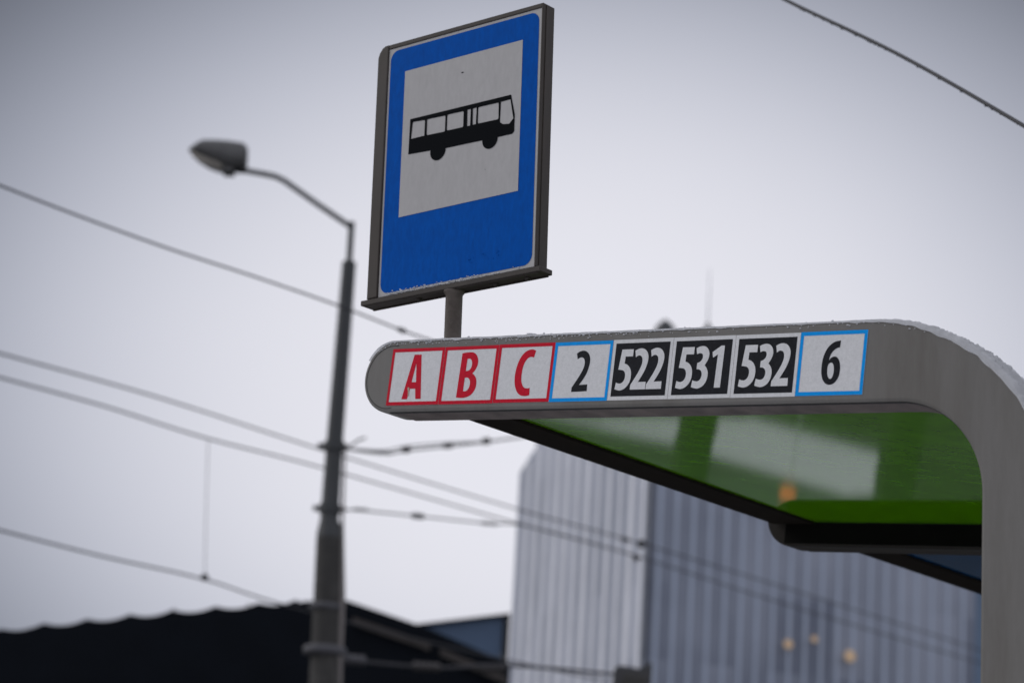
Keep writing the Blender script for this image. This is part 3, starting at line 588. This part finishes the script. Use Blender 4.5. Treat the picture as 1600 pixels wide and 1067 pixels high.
# blue-grey hall behind
bh = empty('office_hall', (-1, 78, 0), 'blue grey flat fronted hall between the black hall and the glass office block', 'building')
m = MB((Vector((0, 75, 0)), Vector((1, 0, 0)), Vector((0, 0, 1)), Vector((0, 1, 0))))
m.prism([(-6, 0), (0.22, 0), (0.22, 13.05), (-2.24, 12.62), (-6, 11.95)], 0, 8, smooth=False); m.build('wall', BLUEH, bh)
m = MB(); m.box(0.25, 0.42, 74.9, 83, 0, 13.05); m.add([(-6, 74.85, 11.95), (0.42, 74.85, 13.09), (0.42, 74.85, 13.15), (-6, 74.85, 12.01), (-6, 83, 11.95), (0.42, 83, 13.09), (0.42, 83, 13.15), (-6, 83, 12.01)], [[0, 1, 2, 3], [4, 7, 6, 5], [3, 2, 6, 7], [0, 4, 5, 1]]); m.build('roof_edge', HRIM, bh)

# ------------------------------------------------------------ glass office block
blk = empty('glass_office_block', (6.4, 110, 0), 'tall grey blue glass office block with fine vertical fins, behind the shelter', 'building')
C0 = Vector((6.45, 110, 0)); A_ = math.radians(20); dr = Vector((math.cos(A_), math.sin(A_), 0)); dl = Vector((-math.sin(A_), math.cos(A_), 0)); HB = 29.2
LR, LL = 42.0, 16.6
m = MB((C0, dr, Vector((0, 0, 1)), dl)); m.box(0, LR, 0, HB, 0, 0.4); w1 = m.build('wall', FACR, blk, 'blue grey long side of the block, its shade put into the colour')
m = MB((C0, dl, Vector((0, 0, 1)), dr)); m.prism([(0.45, 0), (LL, 0), (LL, 28.1), (LL - 2.6, HB), (0.45, HB)], 0, 0.4, smooth=False); w2 = m.build('wall', FACL, blk, 'narrow side of the block facing the street, coloured paler for the light on it')
m = MB((C0, dr, Vector((0, 0, 1)), dl)); x = 0.5
while x < LR: m.box(x - 0.085, x + 0.085, 0, HB - .3, -0.05, -0.01); x += 0.80 + random.uniform(-.02, .02)
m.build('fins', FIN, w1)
m = MB((C0, dl, Vector((0, 0, 1)), dr)); x = 0.7; i = 0
while x < LL - .2:
    h_ = HB - .3 if x < LL - 2.6 else HB - .3 - (x - LL + 2.6) * .42
    hw_ = random.choice((0.22, 0.28, 0.34)); m.box(x - hw_, x + hw_, 0, h_, -0.04, -0.01); x += 1.32; i += 1
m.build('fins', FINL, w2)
m = MB((C0, dr, Vector((0, 0, 1)), dl)); m.box(0.0, LR, HB, HB + .12, 0, LL - 2.0); m.box(LR - .4, LR, 0, HB, .42, LL); m.build('roof', BTOP, blk)
m = MB((C0, dr, Vector((0, 0, 1)), dl)); m.box(-0.05, 0.06, 0, HB, -0.1, -0.012); m.build('corner_strip', HRIM, blk)
for (x_, z_, r_) in ((12.75, 17.97, .22), (13.94, 18.33, .16), (15.62, 17.76, .28)):
    kx = (x_ - C0.x) / dr.x; p = C0 + dr * kx - dl * 0.35 + Vector((0, 0, z_ + .25)); m = MB(); m.lathe(p, -dl, [(0, r_ * .6), (.04, r_), (.1, r_ * .9)], 16); m.build('lit_window_lamp', WARM, w1)
m = MB()
for (cx, cz, hw) in ((7.15, 29.4, .62), (9.15, 29.4, .30)):
    p = Vector((cx, 116, 0)); m.tube([(cx, 116, 29.3), (cx, 116, 32.9), (cx, 116, 33.45), (cx, 116, 33.75)], [hw, hw, hw * .7, hw * .2], 16)
m.build('roof_vent', LAMPM, blk)
m = MB(); m.tube([(9.15, 116, 33.5), (9.15, 116, 36.4)], [.035, .012], 8); m.build('mast', BTOP, blk)

# far tower peeking over the arch at the right edge
m = MB(); m.box(18.45, 24, 92, 98, 0, 25.35, bev=.05); m.box(18.8, 19.6, 93, 94, 25.36, 25.8)
tag(m.build('distant_tower', BLUEH, loc=(21, 95, 0)), 'dim distant block just showing over the arch at the right edge', 'building')

# dark fitting low in front of the glass block
sg = empty('traffic_signal', (1.65, 30, 0), 'small dark hooded fitting on a mast, low in front of the glass block corner', 'traffic signal')
m = MB(); vs_ = [(1.42, 5.2), (1.42, 5.60), (1.46, 5.64), (1.60, 5.63), (1.70, 5.615), (1.79, 5.66), (1.84, 5.71), (1.86, 5.66), (1.85, 5.2)]
m = MB((Vector((0, 30, 0)), Vector((1, 0, 0)), Vector((0, 0, 1)), Vector((0, 1, 0)))); m.prism(vs_, -.12, .25, smooth=False); m.build('housing', INS, sg)
m = MB((Vector((0, 30, 0)), Vector((1, 0, 0)), Vector((0, 0, 1)), Vector((0, 1, 0)))); m.box(1.52, 1.80, 5.24, 5.545, -.16, -.121, bev=.02); m.build('front_cover', CONC, sg)
m = MB(); m.tube([(1.64, 30.1, 0), (1.64, 30.1, 5.25)], .06, 12); m.build('mast', LAMPM, sg)

# posts and warning lamp that show only as reflections in the roof pane
def post(x, y, r, h, label):
    o = empty('steel_post', (x, y, 0), label, 'post', 'dark posts mirrored in the green roof')
    m = MB(); m.tube([(x, y, 0), (x, y, h)], r, 16); m.build('shaft', LAMPM, o); m = MB(); m.lathe((x, y, h), (0, 0, 1), [(0, r * 1.15), (.03, r * 1.15), (.06, r * .5)], 16); m.build('cap', LAMPM, o)
post(0.99, 16.9, 0.125, 2.7, 'dark post mirrored as a wide band left of the pale patch in the green roof')
post(2.34, 16.6, 0.11, 2.7, 'dark post mirrored right of the pale patch in the green roof')
wl = empty('warning_lamp', (2.13, 22.1, 0), 'lit orange warning lamp mirrored as a small glow in the green roof', 'lamp')
m = MB(); m.tube([(2.13, 22.1, 0), (2.13, 22.1, 0.90)], .006, 10); m.build('post', GSNOW, wl)
m = MB(); m.lathe((2.13, 22.1, 0.90), (0, 0, 1), [(0, .04), (.015, .07), (.075, .07), (.09, .04)], 16); m.build('lamp_globe', ORNG, wl)
